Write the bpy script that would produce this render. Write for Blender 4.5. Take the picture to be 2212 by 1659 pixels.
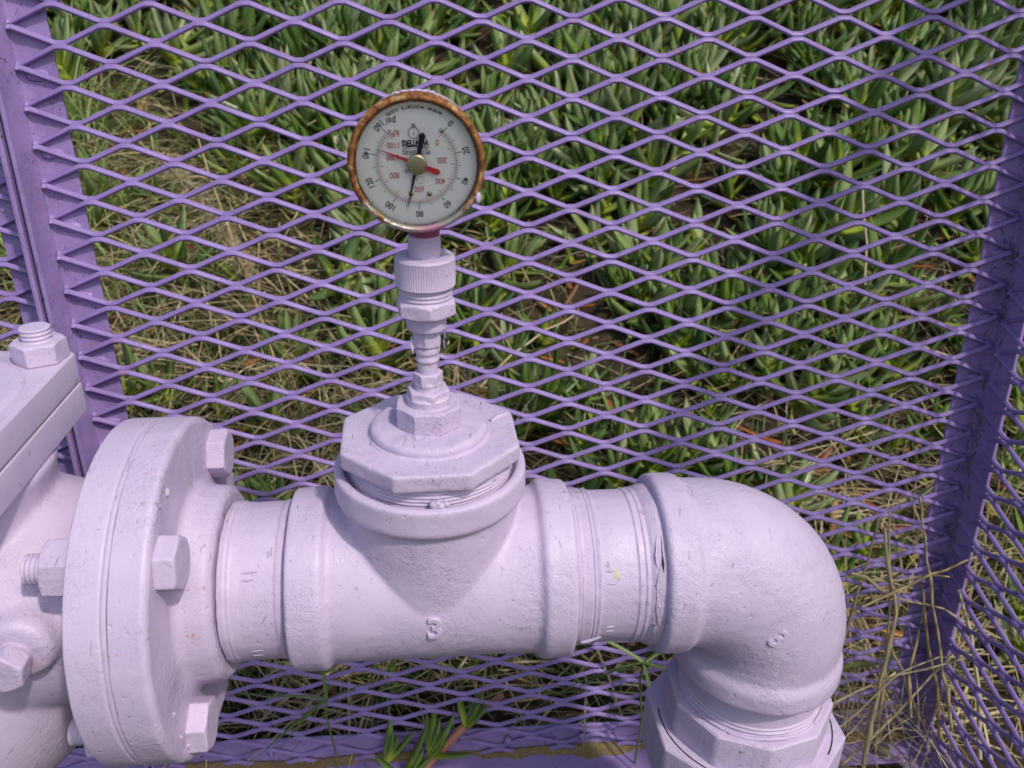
import bpy, bmesh, math, random
import numpy as np
from mathutils import Vector, Matrix, noise as mnoise
R = math.radians
for o in list(bpy.data.objects): bpy.data.objects.remove(o)
scene = bpy.context.scene
col = scene.collection
random.seed(7); rng = np.random.default_rng(11)

# ------------------------------------------------------------ camera, sky, sun, exposure
PITCH = 25.46
cam_d = bpy.data.cameras.new('camera'); cam = bpy.data.objects.new('camera', cam_d); col.objects.link(cam)
cam.location = (0, 0, 0.700); cam.rotation_euler = (R(90 - PITCH), 0, 0)
cam_d.sensor_width = 36; cam_d.lens = 36 * 1800 / 2212; cam_d.clip_start = 0.02; cam_d.clip_end = 400
cam_d.dof.use_dof = True; cam_d.dof.focus_distance = 0.52; cam_d.dof.aperture_fstop = 13
scene.camera = cam

SUN_DIR = Vector((0.42, -0.46, 0.80)).normalized()          # towards the sun
world = bpy.data.worlds.new('World'); scene.world = world; world.use_nodes = True
wn = world.node_tree; wn.nodes.clear()
sky_n = wn.nodes.new('ShaderNodeTexSky'); sky_n.sky_type = 'NISHITA'; sky_n.sun_disc = False
sky_n.sun_elevation = math.asin(SUN_DIR.z); sky_n.sun_rotation = math.atan2(SUN_DIR.x, SUN_DIR.y)
sky_n.air_density = 1.0; sky_n.dust_density = 2.5; sky_n.ozone_density = 1.0
bg = wn.nodes.new('ShaderNodeBackground'); bg.inputs['Strength'].default_value = 0.15
wo = wn.nodes.new('ShaderNodeOutputWorld')
wn.links.new(sky_n.outputs[0], bg.inputs[0]); wn.links.new(bg.outputs[0], wo.inputs[0])
sun_d = bpy.data.lights.new('sun', 'SUN'); sun_d.energy = 2.2; sun_d.angle = R(3); sun_d.color = (1.0, 0.94, 0.86)
sun = bpy.data.objects.new('sun', sun_d); col.objects.link(sun)
sun.rotation_euler = (-SUN_DIR).to_track_quat('-Z', 'Y').to_euler()
vs = scene.view_settings; vs.view_transform = 'Standard'; vs.look = 'None'; vs.exposure = 0.15; vs.gamma = 1
vs.use_curve_mapping = False
cy = scene.cycles; cy.max_bounces = 6; cy.diffuse_bounces = 3; cy.glossy_bounces = 2; cy.transmission_bounces = 3; cy.transparent_max_bounces = 6

# ------------------------------------------------------------ frames of reference (metres)
def frame_matrix(ex, ey, ez, o):
    return Matrix(((ex[0], ey[0], ez[0], o[0]), (ex[1], ey[1], ez[1], o[1]), (ex[2], ey[2], ez[2], o[2]), (0, 0, 0, 1)))
_y, _t = R(5.3), R(-1.04)
pex = Vector((math.cos(_y) * math.cos(_t), math.sin(_y) * math.cos(_t), math.sin(_t)))
pey = Vector((-math.sin(_y), math.cos(_y), 0)); pez = pex.cross(pey)
PIPE = frame_matrix(pex, pey, pez, (0, 0.4008, 0.3878))     # x along the pipe run, z up
cr = Vector((.9985, .0544, .0080)).normalized(); cd = Vector((.0023, -.0600, -.9982)); cd = (cd - cr * cd.dot(cr)).normalized()
cn = cr.cross(cd).normalized()                              # away from the camera
CAGE = frame_matrix(cr, cn, -cd, (-.3062, .6083, .6647))    # x along panel, y away, z up
HX, HZ = .03175, .0131                                      # half pitches of the expanded metal

# ------------------------------------------------------------ helpers
def tag(o, label=None, cat=None, group=None, kind=None):
    if label: o['label'] = label
    if cat: o['category'] = cat
    if group: o['group'] = group
    if kind: o['kind'] = kind
    return o
def empty(name, label, cat, m=None, group=None):
    o = bpy.data.objects.new(name, None); col.objects.link(o); o.empty_display_size = .02
    if m is not None: o.matrix_world = m
    return tag(o, label, cat, group)
def obj(name, me, mat, parent=None, m=None):
    o = bpy.data.objects.new(name, me); col.objects.link(o)
    if mat is not None:
        me.materials.clear(); me.materials.append(mat)
    if parent is not None: o.parent = parent
    if m is not None: o.matrix_local = m
    return o
def finish(bm, smooth=35, name='m'):
    bmesh.ops.recalc_face_normals(bm, faces=bm.faces)
    me = bpy.data.meshes.new(name); bm.to_mesh(me); bm.free()
    if smooth:
        me.polygons.foreach_set('use_smooth', [True] * len(me.polygons))
        me.set_sharp_from_angle(angle=R(smooth))
    return me
def np_mesh(V, F, name='m', smooth=True):
    me = bpy.data.meshes.new(name)
    V = np.asarray(V, np.float32); F = np.asarray(F, np.int32); n = F.shape[1]
    me.vertices.add(len(V)); me.vertices.foreach_set('co', V.ravel())
    me.loops.add(F.size); me.loops.foreach_set('vertex_index', F.ravel())
    me.polygons.add(len(F)); me.polygons.foreach_set('loop_start', np.arange(len(F), dtype=np.int32) * n)
    me.update(calc_edges=True)
    me.polygons.foreach_set('use_smooth', np.full(len(F), smooth))
    return me
mm = .001
AX = {'z': lambda a, x, y: (x, y, a), 'x': lambda a, x, y: (a, x, y), '-y': lambda a, x, y: (x, -a, y)}
def round_profile(P, r):
    """chamfer/round the corners of an open (a, r) profile; P items are (a, rad) or (a, rad, cornerradius)"""
    out = []
    for i, p in enumerate(P):
        rr = p[2] if len(p) > 2 else r
        if i == 0 or i == len(P) - 1 or rr <= 0: out.append((p[0], p[1])); continue
        c = Vector(p[:2]); a = Vector(P[i - 1][:2]) - c; b = Vector(P[i + 1][:2]) - c
        d = min(rr, a.length * .45, b.length * .45)
        if d < 1e-6: out.append(tuple(c)); continue
        p0 = c + a.normalized() * d; p2 = c + b.normalized() * d
        for t in (0, .33, .67, 1):
            q = p0 * (1 - t) ** 2 + c * 2 * t * (1 - t) + p2 * t * t; out.append((q.x, q.y))
    return out
def lathe(bm, P, axis='z', n=64, c=(0, 0), r=.0006, wob=0):
    P = round_profile([tuple(v * mm for v in p) for p in P], r)
    Q = [P[0]]
    for p, q in zip(P, P[1:]):                              # support loops keep long faces flat under smooth shading
        d = math.hypot(q[0] - p[0], q[1] - p[1])
        if d > .004:
            for f in (.0008 / d, 1 - .0008 / d): Q.append((p[0] + (q[0] - p[0]) * f, p[1] + (q[1] - p[1]) * f))
        Q.append(q)
    P = Q; rings = []
    for a, rad in P:
        if rad < 1e-7:
            rings.append([bm.verts.new(AX[axis](a, c[0] * mm, c[1] * mm))]); continue
        rg = []
        for k in range(n):
            th = 2 * math.pi * k / n
            rg.append(bm.verts.new(AX[axis](a, c[0] * mm + rad * math.cos(th), c[1] * mm + rad * math.sin(th))))
        rings.append(rg)
    for A, B in zip(rings, rings[1:]):
        if len(A) == 1 and len(B) == 1: continue
        for k in range(n):
            k2 = (k + 1) % n
            if len(A) == 1: bm.faces.new((A[0], B[k2], B[k]))
            elif len(B) == 1: bm.faces.new((A[k], A[k2], B[0]))
            else: bm.faces.new((A[k], A[k2], B[k2], B[k]))
    return bm
def nut(bm, n, rc, a0, a1, axis='z', c=(0, 0), rot=0, cham=0.55, both=False, sub=6, low=0):
    """n-sided prism between a0 and a1 (mm), corner radius rc, with the conical chamfer of a turned nut"""
    ap = rc * math.cos(math.pi / n)
    N = n * sub; pts = []
    for k in range(n):
        A = Vector((math.cos(rot + 2 * math.pi * k / n), math.sin(rot + 2 * math.pi * k / n))) * rc
        B = Vector((math.cos(rot + 2 * math.pi * (k + 1) / n), math.sin(rot + 2 * math.pi * (k + 1) / n))) * rc
        for s in range(sub): pts.append(A.lerp(B, s / sub))
    def ring(f): return [bm.verts.new(AX[axis](f(p)[0] * mm, (c[0] + f(p)[1].x) * mm, (c[1] + f(p)[1].y) * mm)) for p in pts]
    ri = ap * .96
    top_c = ring(lambda p: (a1, p.normalized() * ri))
    top = ring(lambda p: (a1 - (p.length - ri) * cham * math.copysign(1, a1 - a0), p * .995))
    if both:
        bot = ring(lambda p: (a0 + (p.length - ri) * cham * math.copysign(1, a1 - a0), p * .995)); bot_c = ring(lambda p: (a0, p.normalized() * ri))
        rings = [top_c, top, bot, bot_c]
    else:
        bot = ring(lambda p: (a0, p)); rings = [top_c, top, bot]
    for A, B in zip(rings, rings[1:]):
        for k in range(N):
            k2 = (k + 1) % N; bm.faces.new((A[k], A[k2], B[k2], B[k]))
    bm.faces.new(rings[0]); bm.faces.new(list(reversed(rings[-1])))
    return bm
def prism(bm, pts, a0, a1, axis='z', bev=.0012):
    v0 = [bm.verts.new(AX[axis](a0 * mm, p[0] * mm, p[1] * mm)) for p in pts]
    v1 = [bm.verts.new(AX[axis](a1 * mm, p[0] * mm, p[1] * mm)) for p in pts]
    fs = [bm.faces.new(v0), bm.faces.new(list(reversed(v1)))]
    n = len(pts)
    for k in range(n): fs.append(bm.faces.new((v0[k], v1[k], v1[(k + 1) % n], v0[(k + 1) % n])))
    bmesh.ops.recalc_face_normals(bm, faces=fs)
    if bev:
        es = list({e for f in fs for e in f.edges})
        bmesh.ops.bevel(bm, geom=es, offset=bev, segments=3, affect='EDGES', profile=.6)
    return bm
def ngon(n, rc, rot=0, c=(0, 0)): return [(c[0] + rc * math.cos(rot + 2 * math.pi * k / n), c[1] + rc * math.sin(rot + 2 * math.pi * k / n)) for k in range(n)]
def cast(me, voxel=.0012, smooth=4):
    """fuse overlapping solids of one casting into a single skin with soft fillets"""
    o = bpy.data.objects.new('tmp', me); col.objects.link(o)
    m = o.modifiers.new('r', 'REMESH'); m.mode = 'VOXEL'; m.voxel_size = voxel; m.use_smooth_shade = True
    s = o.modifiers.new('s', 'SMOOTH'); s.factor = .5; s.iterations = smooth
    dg = bpy.context.evaluated_depsgraph_get()
    out = bpy.data.meshes.new_from_object(o.evaluated_get(dg))
    bpy.data.objects.remove(o)
    out.polygons.foreach_set('use_smooth', [True] * len(out.polygons))
    return out
def lump(me, amp, scale, seed=0.0, amp2=0.0):
    """uneven coats of paint: push the skin in and out a little along its normals"""
    n = len(me.vertices); co = np.empty(n * 3, np.float32); me.vertices.foreach_get('co', co); co = co.reshape(-1, 3)
    no = np.empty(n * 3, np.float32); me.vertex_normals.foreach_get('vector', no); no = no.reshape(-1, 3)
    f = mnoise.noise; d = np.array([f((c[0] * scale + seed, c[1] * scale, c[2] * scale)) * amp + (f((c[0] * scale * 3.1, c[1] * scale * 3.1 + seed, c[2] * scale * 3.1)) * amp2 if amp2 else 0) for c in co.tolist()], np.float32)
    me.vertices.foreach_set('co', (co + no * d[:, None]).ravel()); me.update(); return me
def clog(me, voxel=.0006, smooth=2, amp=.0002, scale=160, amp2=.0001): return lump(cast(me, voxel, smooth), amp, scale, random.random() * 9, amp2)
def text_mesh(s, size, extrude=0, bold=0, bevel=0, align='CENTER'):
    c = bpy.data.curves.new('t', 'FONT'); c.body = s; c.size = size; c.align_x = align; c.align_y = 'CENTER'
    c.extrude = extrude; c.offset = bold; c.bevel_depth = bevel; c.bevel_resolution = 2; c.resolution_u = 4
    o = bpy.data.objects.new('tmp', c); col.objects.link(o)
    dg = bpy.context.evaluated_depsgraph_get()
    me = bpy.data.meshes.new_from_object(o.evaluated_get(dg)); bpy.data.objects.remove(o)
    return me
def add_mesh(bm, me, m):
    n0 = len(bm.verts); bm.from_mesh(me); bm.verts.ensure_lookup_table()
    for v in bm.verts[n0:]: v.co = m @ v.co
def tube_np(path, rad, n=6, close=False):
    """list of points, radius (number or list) -> verts, quads"""
    P = np.asarray(path, float); m = len(P); rad = np.broadcast_to(np.asarray(rad, float), (m,))
    T = np.gradient(P, axis=0); T /= np.linalg.norm(T, axis=1)[:, None] + 1e-12
    ref = np.array([0.31, 0.22, .92]); 
    U = np.cross(T, ref); U /= np.linalg.norm(U, axis=1)[:, None] + 1e-9; W = np.cross(T, U)
    th = np.arange(n) * 2 * math.pi / n
    V = P[:, None] + rad[:, None, None] * (np.cos(th)[None, :, None] * U[:, None] + np.sin(th)[None, :, None] * W[:, None])
    F = []
    for i in range(m - 1):
        for k in range(n): F.append((i * n + k, i * n + (k + 1) % n, (i + 1) * n + (k + 1) % n, (i + 1) * n + k))
    return V.reshape(-1, 3), np.array(F)
class Bag:
    def __init__(s): s.V = []; s.F = []; s.U = []; s.n = 0
    def add(s, V, F, uv=None):
        s.V.append(np.asarray(V)); s.F.append(np.asarray(F) + s.n); s.n += len(V)
        if uv is not None: s.U.append(np.asarray(uv))
    def mesh(s, name='m', smooth=True):
        F = np.concatenate(s.F); me = np_mesh(np.concatenate(s.V), F, name, smooth)
        if s.U:
            uvv = np.concatenate(s.U).astype(np.float32); l = me.uv_layers.new(name='UVMap')
            l.data.foreach_set('uv', uvv[F.ravel()].ravel())
        return me

# ------------------------------------------------------------ materials
class NT:
    def __init__(s, name):
        s.m = bpy.data.materials.new(name); s.m.use_nodes = True; s.t = s.m.node_tree; s.t.nodes.clear()
        s.out = s.n('ShaderNodeOutputMaterial'); s.b = s.n('ShaderNodeBsdfPrincipled'); s.l(s.b.outputs[0], s.out.inputs[0])
        s.co = s.n('ShaderNodeTexCoord').outputs['Object']
    def n(s, t, **k):
        x = s.t.nodes.new(t)
        for a, v in k.items(): setattr(x, a, v)
        return x
    def l(s, a, b): s.t.links.new(a, b)
    def val(s, x, v):
        if hasattr(v, 'is_linked') or hasattr(v, 'links'): s.l(v, x)
        else: x.default_value = v
    def noise(s, scale, detail=4, rough=.55, co=None, dist=0):
        x = s.n('ShaderNodeTexNoise'); x.inputs['Scale'].default_value = scale; x.inputs['Detail'].default_value = detail
        x.inputs['Roughness'].default_value = rough; x.inputs['Distortion'].default_value = dist; s.l(co or s.co, x.inputs['Vector']); return x.outputs[0]
    def vor(s, scale, co=None, feat='F1'):
        x = s.n('ShaderNodeTexVoronoi'); x.feature = feat; x.inputs['Scale'].default_value = scale; s.l(co or s.co, x.inputs['Vector']); return x.outputs[0]
    def mapping(s, sc=(1, 1, 1), rot=(0, 0, 0), co=None):
        x = s.n('ShaderNodeMapping'); x.inputs['Scale'].default_value = sc; x.inputs['Rotation'].default_value = rot; s.l(co or s.co, x.inputs[0]); return x.outputs[0]
    def ramp(s, f, a, b, va=0., vb=1.):
        x = s.n('ShaderNodeMapRange'); x.interpolation_type = 'SMOOTHSTEP'
        x.inputs[1].default_value = a; x.inputs[2].default_value = b; x.inputs[3].default_value = va; x.inputs[4].default_value = vb
        s.l(f, x.inputs[0]); return x.outputs[0]
    def math(s, op, a, b=None):
        x = s.n('ShaderNodeMath', operation=op); s.val(x.inputs[0], a)
        if b is not None: s.val(x.inputs[1], b)
        return x.outputs[0]
    def mix(s, f, a, b):
        x = s.n('ShaderNodeMix'); x.data_type = 'RGBA'; s.val(x.inputs[0], f); s.val(x.inputs[6], a if not isinstance(a, tuple) else (*a, 1)[:4])
        s.val(x.inputs[7], b if not isinstance(b, tuple) else (*b, 1)[:4]); return x.outputs[2]
    def bump(s, h, dist, strength=1., prev=None):
        x = s.n('ShaderNodeBump'); x.inputs['Strength'].default_value = strength; x.inputs['Distance'].default_value = dist; s.l(h, x.inputs['Height'])
        if prev is not None: s.l(prev, x.inputs['Normal'])
        return x.outputs[0]
    def set(s, color=None, rough=None, metal=None, normal=None, spec=None):
        for k, v in (('Base Color', color), ('Roughness', rough), ('Metallic', metal), ('Normal', normal), ('Specular IOR Level', spec)):
            if v is None: continue
            i = s.b.inputs[k]
            if isinstance(v, tuple): i.default_value = (*v, 1)[:4]
            else: s.val(i, v)
        return s.m

def painted(name, base, var, grain=1.0, speck=.5, rust=0.0, scratch=1.0, mud=0.0):
    t = NT(name)
    mid = t.noise(38, 3, .6)
    c = t.mix(t.ramp(mid, .3, .7), base, var)
    # grit and chips: dirt with shapes of its own, gathered in patches
    fine = t.noise(850, 2, .6)
    sp = t.ramp(fine, .58, .68); patch = t.ramp(mid, .40, .62, .2, 1.0)
    c = t.mix(t.math('MULTIPLY', t.math('MULTIPLY', sp, patch), .75 * speck), c, (.12, .10, .115))
    ch = t.ramp(t.noise(260, 2, .7, t.mapping((1, .22, .6), (.5, .3, .2)), .8), .685, .71)
    c = t.mix(t.math('MULTIPLY', ch, .8 * speck * scratch), c, (.10, .075, .09))
    if mud > 0:
        md = t.math('MULTIPLY', t.ramp(t.noise(120, 4, .75, t.mapping((1, 1, .6)), 1.5), .60, .68), t.ramp(t.noise(9, 2, .6), .42, .6))
        c = t.mix(t.math('MULTIPLY', md, mud), c, (.055, .042, .040))
        lt = t.ramp(t.noise(75, 3, .7, t.mapping((1, 1, 3)), .5), .66, .72)
        c = t.mix(t.math('MULTIPLY', lt, .45 * mud), c, (.42, .33, .58))
    if rust > 0:
        ru = t.math('MULTIPLY', t.ramp(t.noise(170, 2, .6), .63, .74), t.ramp(mid, .5, .6))
        c = t.mix(t.math('MULTIPLY', ru, rust), c, (.38, .165, .05))
    med = t.noise(240, 2, .5)
    h = t.math('ADD', t.math('MULTIPLY', fine, .26 * grain), t.math('ADD', t.math('MULTIPLY', med, .42 * grain), t.math('MULTIPLY', ch, -.35)))
    h = t.math('MULTIPLY', h, t.ramp(t.noise(17, 1, .5), .35, .65, .25, 1.35))          # smooth in places, pebbled in others
    pit = t.ramp(t.vor(95), .0, .16, -.5, 0.)
    h = t.math('ADD', h, t.math('MULTIPLY', pit, .5 * grain))
    return t.set(c, t.ramp(mid, .3, .7, .40, .60), 0., t.bump(h, .001, .75), .42)
LILAC = ((.53, .442, .585), (.488, .402, .55))
M = {}
M['paint'] = painted('lilac_pipe_paint', *LILAC, speck=.38)
M['paint_cast'] = painted('lilac_paint_on_cast_iron', *LILAC, grain=1.5, speck=.40, rust=.10)
M['paint_flange'] = painted('lilac_paint_with_rust_spots', *LILAC, grain=1.8, speck=.40, rust=.7)
M['paint_dirty'] = painted('lilac_paint_gritty', *LILAC, grain=1.4, speck=.75, rust=.2)
M['purple'] = painted('purple_cage_paint', (.262, .178, .425), (.215, .142, .36), grain=.7, speck=.7, rust=.7, scratch=.8)
M['purple_dirty'] = painted('purple_paint_with_dirt', (.31, .22, .46), (.25, .17, .39), grain=1.0, speck=1.0, rust=.6, mud=.8)
def plain(name, c, rough=.5, metal=0., spec=.4):
    return NT(name).set(c, rough, metal, None, spec)
t = NT('rusty_steel')
rm = t.ramp(t.noise(330, 5, .65), .40, .60); rb_ = t.noise(95, 3, .6)
sep = t.n('ShaderNodeSeparateXYZ'); t.l(t.co, sep.inputs[0])
hgt = t.ramp(t.math('ADD', sep.outputs[2], t.math('MULTIPLY', rb_, .030)), -.012, .010)       # wear: rusted through above, plated below
mag = t.math('MULTIPLY', t.ramp(t.math('ADD', sep.outputs[2], t.math('MULTIPLY', rb_, .004)), -.0265, -.0235, 1., 0.), 1.0)
rf = t.math('MULTIPLY', t.ramp(t.math('ADD', rm, t.math('MULTIPLY', hgt, 1.5)), .75, 1.3), 1.0)
rc_ = t.mix(t.ramp(t.noise(520, 4, .6), .35, .65), (.075, .024, .010), (.30, .11, .022))
rc_ = t.mix(t.ramp(t.noise(170, 3, .6), .54, .66), rc_, (.40, .26, .10))
c = t.mix(rf, (.50, .49, .42), rc_)
sidex = t.ramp(t.math('ADD', sep.outputs[0], t.math('MULTIPLY', rb_, .02)), -.004, .022)
c = t.mix(t.math('MULTIPLY', mag, sidex), c, (.42, .10, .22))
met = t.math('MULTIPLY', t.math('SUBTRACT', 1.0, rf), .8)
M['rust'] = t.set(c, t.ramp(rf, 0, 1, .32, .72), t.math('MULTIPLY', met, t.math('SUBTRACT', 1., t.math('MULTIPLY', mag, sidex))), t.bump(t.noise(420, 4, .6), .0006, .6), .4)
t = NT('dial_white'); M['dial'] = t.set(t.mix(t.ramp(t.noise(60, 3), .3, .8), (.95, .93, .90), (.90, .88, .84)), .55)
M['ink'] = plain('black_ink', (.018, .02, .03), .6); M['ink_red'] = plain('red_ink', (.55, .10, .075), .6)
M['pointer_black'] = plain('pointer_black', (.012, .013, .02), .35); M['pointer_red'] = plain('pointer_red', (.62, .035, .05), .35)
M['brass'] = plain('dull_brass', (.44, .40, .27), .34, 1.0); M['magenta'] = plain('magenta_primer', (.24, .055, .12), .5)
M['dark'] = plain('dark_gap', (.03, .025, .03), .9)
t = NT('gauge_glass'); t.t.nodes.remove(t.b)
gl = t.n('ShaderNodeBsdfGlossy'); gl.inputs['Roughness'].default_value = .05; tr = t.n('ShaderNodeBsdfTransparent'); tr.inputs[0].default_value = (.97, .975, .96, 1)
fr = t.n('ShaderNodeFresnel'); fr.inputs[0].default_value = 1.25; mx = t.n('ShaderNodeMixShader')
t.l(fr.outputs[0], mx.inputs[0]); t.l(tr.outputs[0], mx.inputs[1]); t.l(gl.outputs[0], mx.inputs[2]); t.l(mx.outputs[0], t.out.inputs[0]); M['glass'] = t.m

t = NT('soil'); c = t.mix(t.ramp(t.noise(16, 6, .65), .35, .7), (.040, .030, .020), (.105, .080, .050))
c = t.mix(t.ramp(t.noise(140, 4, .6), .55, .75), c, (.028, .021, .015))
M['soil'] = t.set(c, .95, 0., t.bump(t.noise(120, 6, .7), .012, .9), .1)
t = NT('loose_soil'); c = t.mix(t.ramp(t.noise(900, 4, .7), .35, .7), (.17, .12, .055), (.36, .28, .14)); M['loose'] = t.set(c, .95, 0., t.bump(t.noise(1500, 3), .001, .8), .1)

def plant_mat(name, cols, base_col=None, tip=None, rough=.42, trans=.25, spec=.45):
    """UV x: a random number for each leaf, UV y: 0 at the base to 1 at the tip"""
    t = NT(name); uv = t.n('ShaderNodeUVMap'); s = t.n('ShaderNodeSeparateXYZ'); t.l(uv.outputs[0], s.inputs[0])
    x = t.n('ShaderNodeValToRGB'); e = x.color_ramp.elements
    while len(e) > 1: e.remove(e[-1])
    e[0].position = 0; e[0].color = (*cols[0], 1)
    for i, cc in enumerate(cols[1:]): k = e.new((i + 1) / (len(cols) - 1)); k.color = (*cc, 1)
    t.l(s.outputs[0], x.inputs[0]); c = x.outputs[0]
    
    if base_col: c = t.mix(t.ramp(s.outputs[1], .05, .5, .9, 0.), c, base_col)
    if tip: c = t.mix(t.math('MULTIPLY', t.ramp(s.outputs[1], .9, 1.), t.ramp(t.math('FRACT', t.math('MULTIPLY', s.outputs[0], 13.7)), .6, .8)), c, tip)
    t.set(c, rough, 0., None, spec)
    if trans:
        tl = t.n('ShaderNodeBsdfTranslucent'); t.l(c, tl.inputs[0]); mx = t.n('ShaderNodeMixShader'); mx.inputs[0].default_value = trans
        t.l(t.b.outputs[0], mx.inputs[1]); t.l(tl.outputs[0], mx.inputs[2]); t.l(mx.outputs[0], t.out.inputs[0])
    return t.m
M['leaf'] = plant_mat('ice_plant_leaf', [(.050, .105, .024), (.095, .18, .030), (.16, .26, .045), (.07, .14, .045), (.28, .37, .13), (.11, .19, .045), (.38, .43, .24), (.15, .25, .04), (.21, .32, .055)], (.46, .56, .06), (.45, .15, .05), .33, .22, .5)
M['leaf_old'] = plant_mat('old_ice_plant_leaf', [(.40, .11, .035), (.35, .16, .05), (.42, .30, .06), (.30, .07, .05), (.20, .11, .05)], None, None, .5, .1)
M['stem'] = plant_mat('ice_plant_stem', [(.40, .16, .10), (.45, .22, .14), (.30, .26, .06)], None, None, .5, .05)
M['grass'] = plant_mat('green_grass', [(.10, .19, .04), (.16, .25, .06), (.22, .29, .09), (.09, .16, .04)], None, None, .45, .3)
M['grass_pale'] = plant_mat('pale_green_grass', [(.26, .36, .10), (.34, .42, .15), (.20, .30, .08)], None, None, .45, .3)
M['straw'] = plant_mat('dry_straw', [(.42, .32, .16), (.56, .46, .26), (.30, .22, .11), (.62, .53, .34), (.20, .14, .08), (.50, .38, .17)], None, None, .6, .15)
M['litter'] = plant_mat('dark_litter', [(.12, .09, .055), (.20, .15, .09), (.08, .06, .04), (.27, .20, .12)], None, None, .8, .05)

# ------------------------------------------------------------ ground: flat inside the cage, a bank rising behind it
def bank(x, y):
    x = np.asarray(x, float); y = np.asarray(y, float)
    t = np.maximum(0, y - .62)
    z = np.where(t < 1.45, .55 * t ** 1.6, .55 * 1.45 ** 1.6 + 1.25 * (1 - np.exp(-(t - 1.45) * .95 / 1.25)))
    z = z + np.clip(t * 3, 0, 1) * (.020 * np.sin(x * 7.1 + y * 3) + .014 * np.sin(x * 13.7 - y * 9.1) + .008 * np.sin(x * 29 + y * 23))
    return z - .004
def axis(fine0, fine1, step, far):
    a = list(np.arange(fine0, fine1, step)); d = step; hi = fine1; lo = fine0; H = []; Lo = []
    while hi < far: H.append(hi); d *= 1.25; hi += d
    d = step
    while lo > -far: d *= 1.25; lo -= d; Lo.append(lo)
    return np.array(Lo[::-1] + a + H)
gx = axis(-1.6, 1.6, .03, 150); gy = axis(-.2, 2.6, .03, 150)
X, Y = np.meshgrid(gx, gy); Zg = bank(X, Y)
V = np.stack([X, Y, Zg], -1).reshape(-1, 3); nx = len(gx); idx = np.arange(len(V)).reshape(len(gy), nx)
F = np.stack([idx[:-1, :-1], idx[:-1, 1:], idx[1:, 1:], idx[1:, :-1]], -1).reshape(-1, 4)
g = obj('ground', np_mesh(V, F), M['soil']); tag(g, 'brown soil of the bank rising behind the cage', kind='structure')

# ------------------------------------------------------------ purple cage
def wave(bag, fn, i0, i1, j, w=3.9, th=2.4, bond=6.5):
    """one zigzag strand running between node rows j and j+1; fn maps (x mm, z mm, depth mm) to the panel"""
    a = R(40); ct, st_ = math.cos(a), math.sin(a)           # expanding turns each strand out of the sheet
    P = []
    for i in range(i0, i1 + 1):
        up = (i + j) % 2 == 0
        zc = -j * HZ * 1000 - w * .46 * ct if up else -(j + 1) * HZ * 1000 + w * .46 * ct
        dp = -w * .46 * st_ if up else w * .46 * st_
        x = i * HX * 1000; s = -1 if up else 1
        for dx, dz in ((-bond / 2 - .9, s * .42), (-bond / 2, s * .1), (0, 0), (bond / 2, s * .1), (bond / 2 + .9, s * .42)):
            if i == i0 and dx < -.1 or i == i1 and dx > .1: continue
            P.append((x + dx, zc + dz, dp))
    P = np.array(P); m = len(P); T = np.gradient(P[:, :2], axis=0); T /= np.linalg.norm(T, axis=1)[:, None]
    N = np.stack([-T[:, 1], T[:, 0]], 1)
    c_, s_ = ct, st_; b = .38
    S = [(-w / 2 + b, -th / 2), (w / 2 - b, -th / 2), (w / 2, -th / 2 + b), (w / 2, th / 2 - b), (w / 2 - b, th / 2), (-w / 2 + b, th / 2), (-w / 2, th / 2 - b), (-w / 2, -th / 2 + b)]
    k = len(S); V = np.zeros((m, k, 3))
    for q, (n_, d_) in enumerate(S):
        nn, dd = n_ * c_ - d_ * s_, n_ * s_ + d_ * c_
        V[:, q, 0] = P[:, 0] + N[:, 0] * nn; V[:, q, 1] = P[:, 2] + dd; V[:, q, 2] = P[:, 1] + N[:, 1] * nn
    V[:, :, 2] += (.3 * rng.normal(size=m).cumsum() * .15).clip(-.5, .5)[:, None]
    V[:, :, 2] += .35 * np.sin(P[:, 0] * .021 + j * 1.7)[:, None]; V[:, :, 1] += .8 * np.sin(P[:, 0] * .009 + j * .31)[:, None]
    F = [(i * k + q, i * k + (q + 1) % k, (i + 1) * k + (q + 1) % k, (i + 1) * k + q) for i in range(m - 1) for q in range(k)]
    bag.add(fn(V.reshape(-1, 3)) * mm, F)
    for e in (0, m - 1): bag.F[-1] = np.vstack([bag.F[-1], [[bag.n - m * k + e * k + q for q in qq] for qq in ((0, 1, 2, 7), (2, 3, 6, 7), (3, 4, 5, 6))]])
def angle_iron(name, p0, p1, a, b, leg, parent, mat, th=3.4, leg2=None):
    """L section from p0 to p1 (mm, cage frame); legs run along unit vectors a and b from the outer corner"""
    p0, p1, a, b = (Vector(v) for v in (p0, p1, a, b)); l2 = leg2 or leg; r = 1.1
    S = [(0, 0), (leg - r, 0), (leg, r), (leg, th - .6), (leg - .6, th), (th + 2.4, th), (th + .8, th + .8), (th, th + 2.4), (th, l2 - .6), (th - .6, l2), (r, l2), (0, l2 - r)]
    bm = bmesh.new(); n = 14; rings = []
    for i in range(n + 1):
        p = p0.lerp(p1, i / n); rings.append([bm.verts.new((p + a * u + b * v) * mm) for u, v in S])
    k = len(S)
    for A, B in zip(rings, rings[1:]):
        for q in range(k): bm.faces.new((A[q], A[(q + 1) % k], B[(q + 1) % k], B[q]))
    bm.faces.new(rings[0]); bm.faces.new(list(reversed(rings[-1])))
    return obj(name, finish(bm, 30), mat, parent)
cage = empty('mesh_cage', 'purple expanded metal cage section behind the gauge with its right end panel', 'cage', CAGE)
zt, zb = 14 * 13.1, -49.8 * 13.1                           # top and bottom corner heights, mm
fl = lambda V: V
bag = Bag()
for j in range(-14, 50): wave(bag, fl, -1, 22, j)
obj('expanded_mesh', bag.mesh(), M['purple'], cage)
xs0, xs1 = -1.14 * 31.75, 22.2 * 31.75
lo = 2.6                                                   # the mesh is welded to the camera side of the angles
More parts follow.
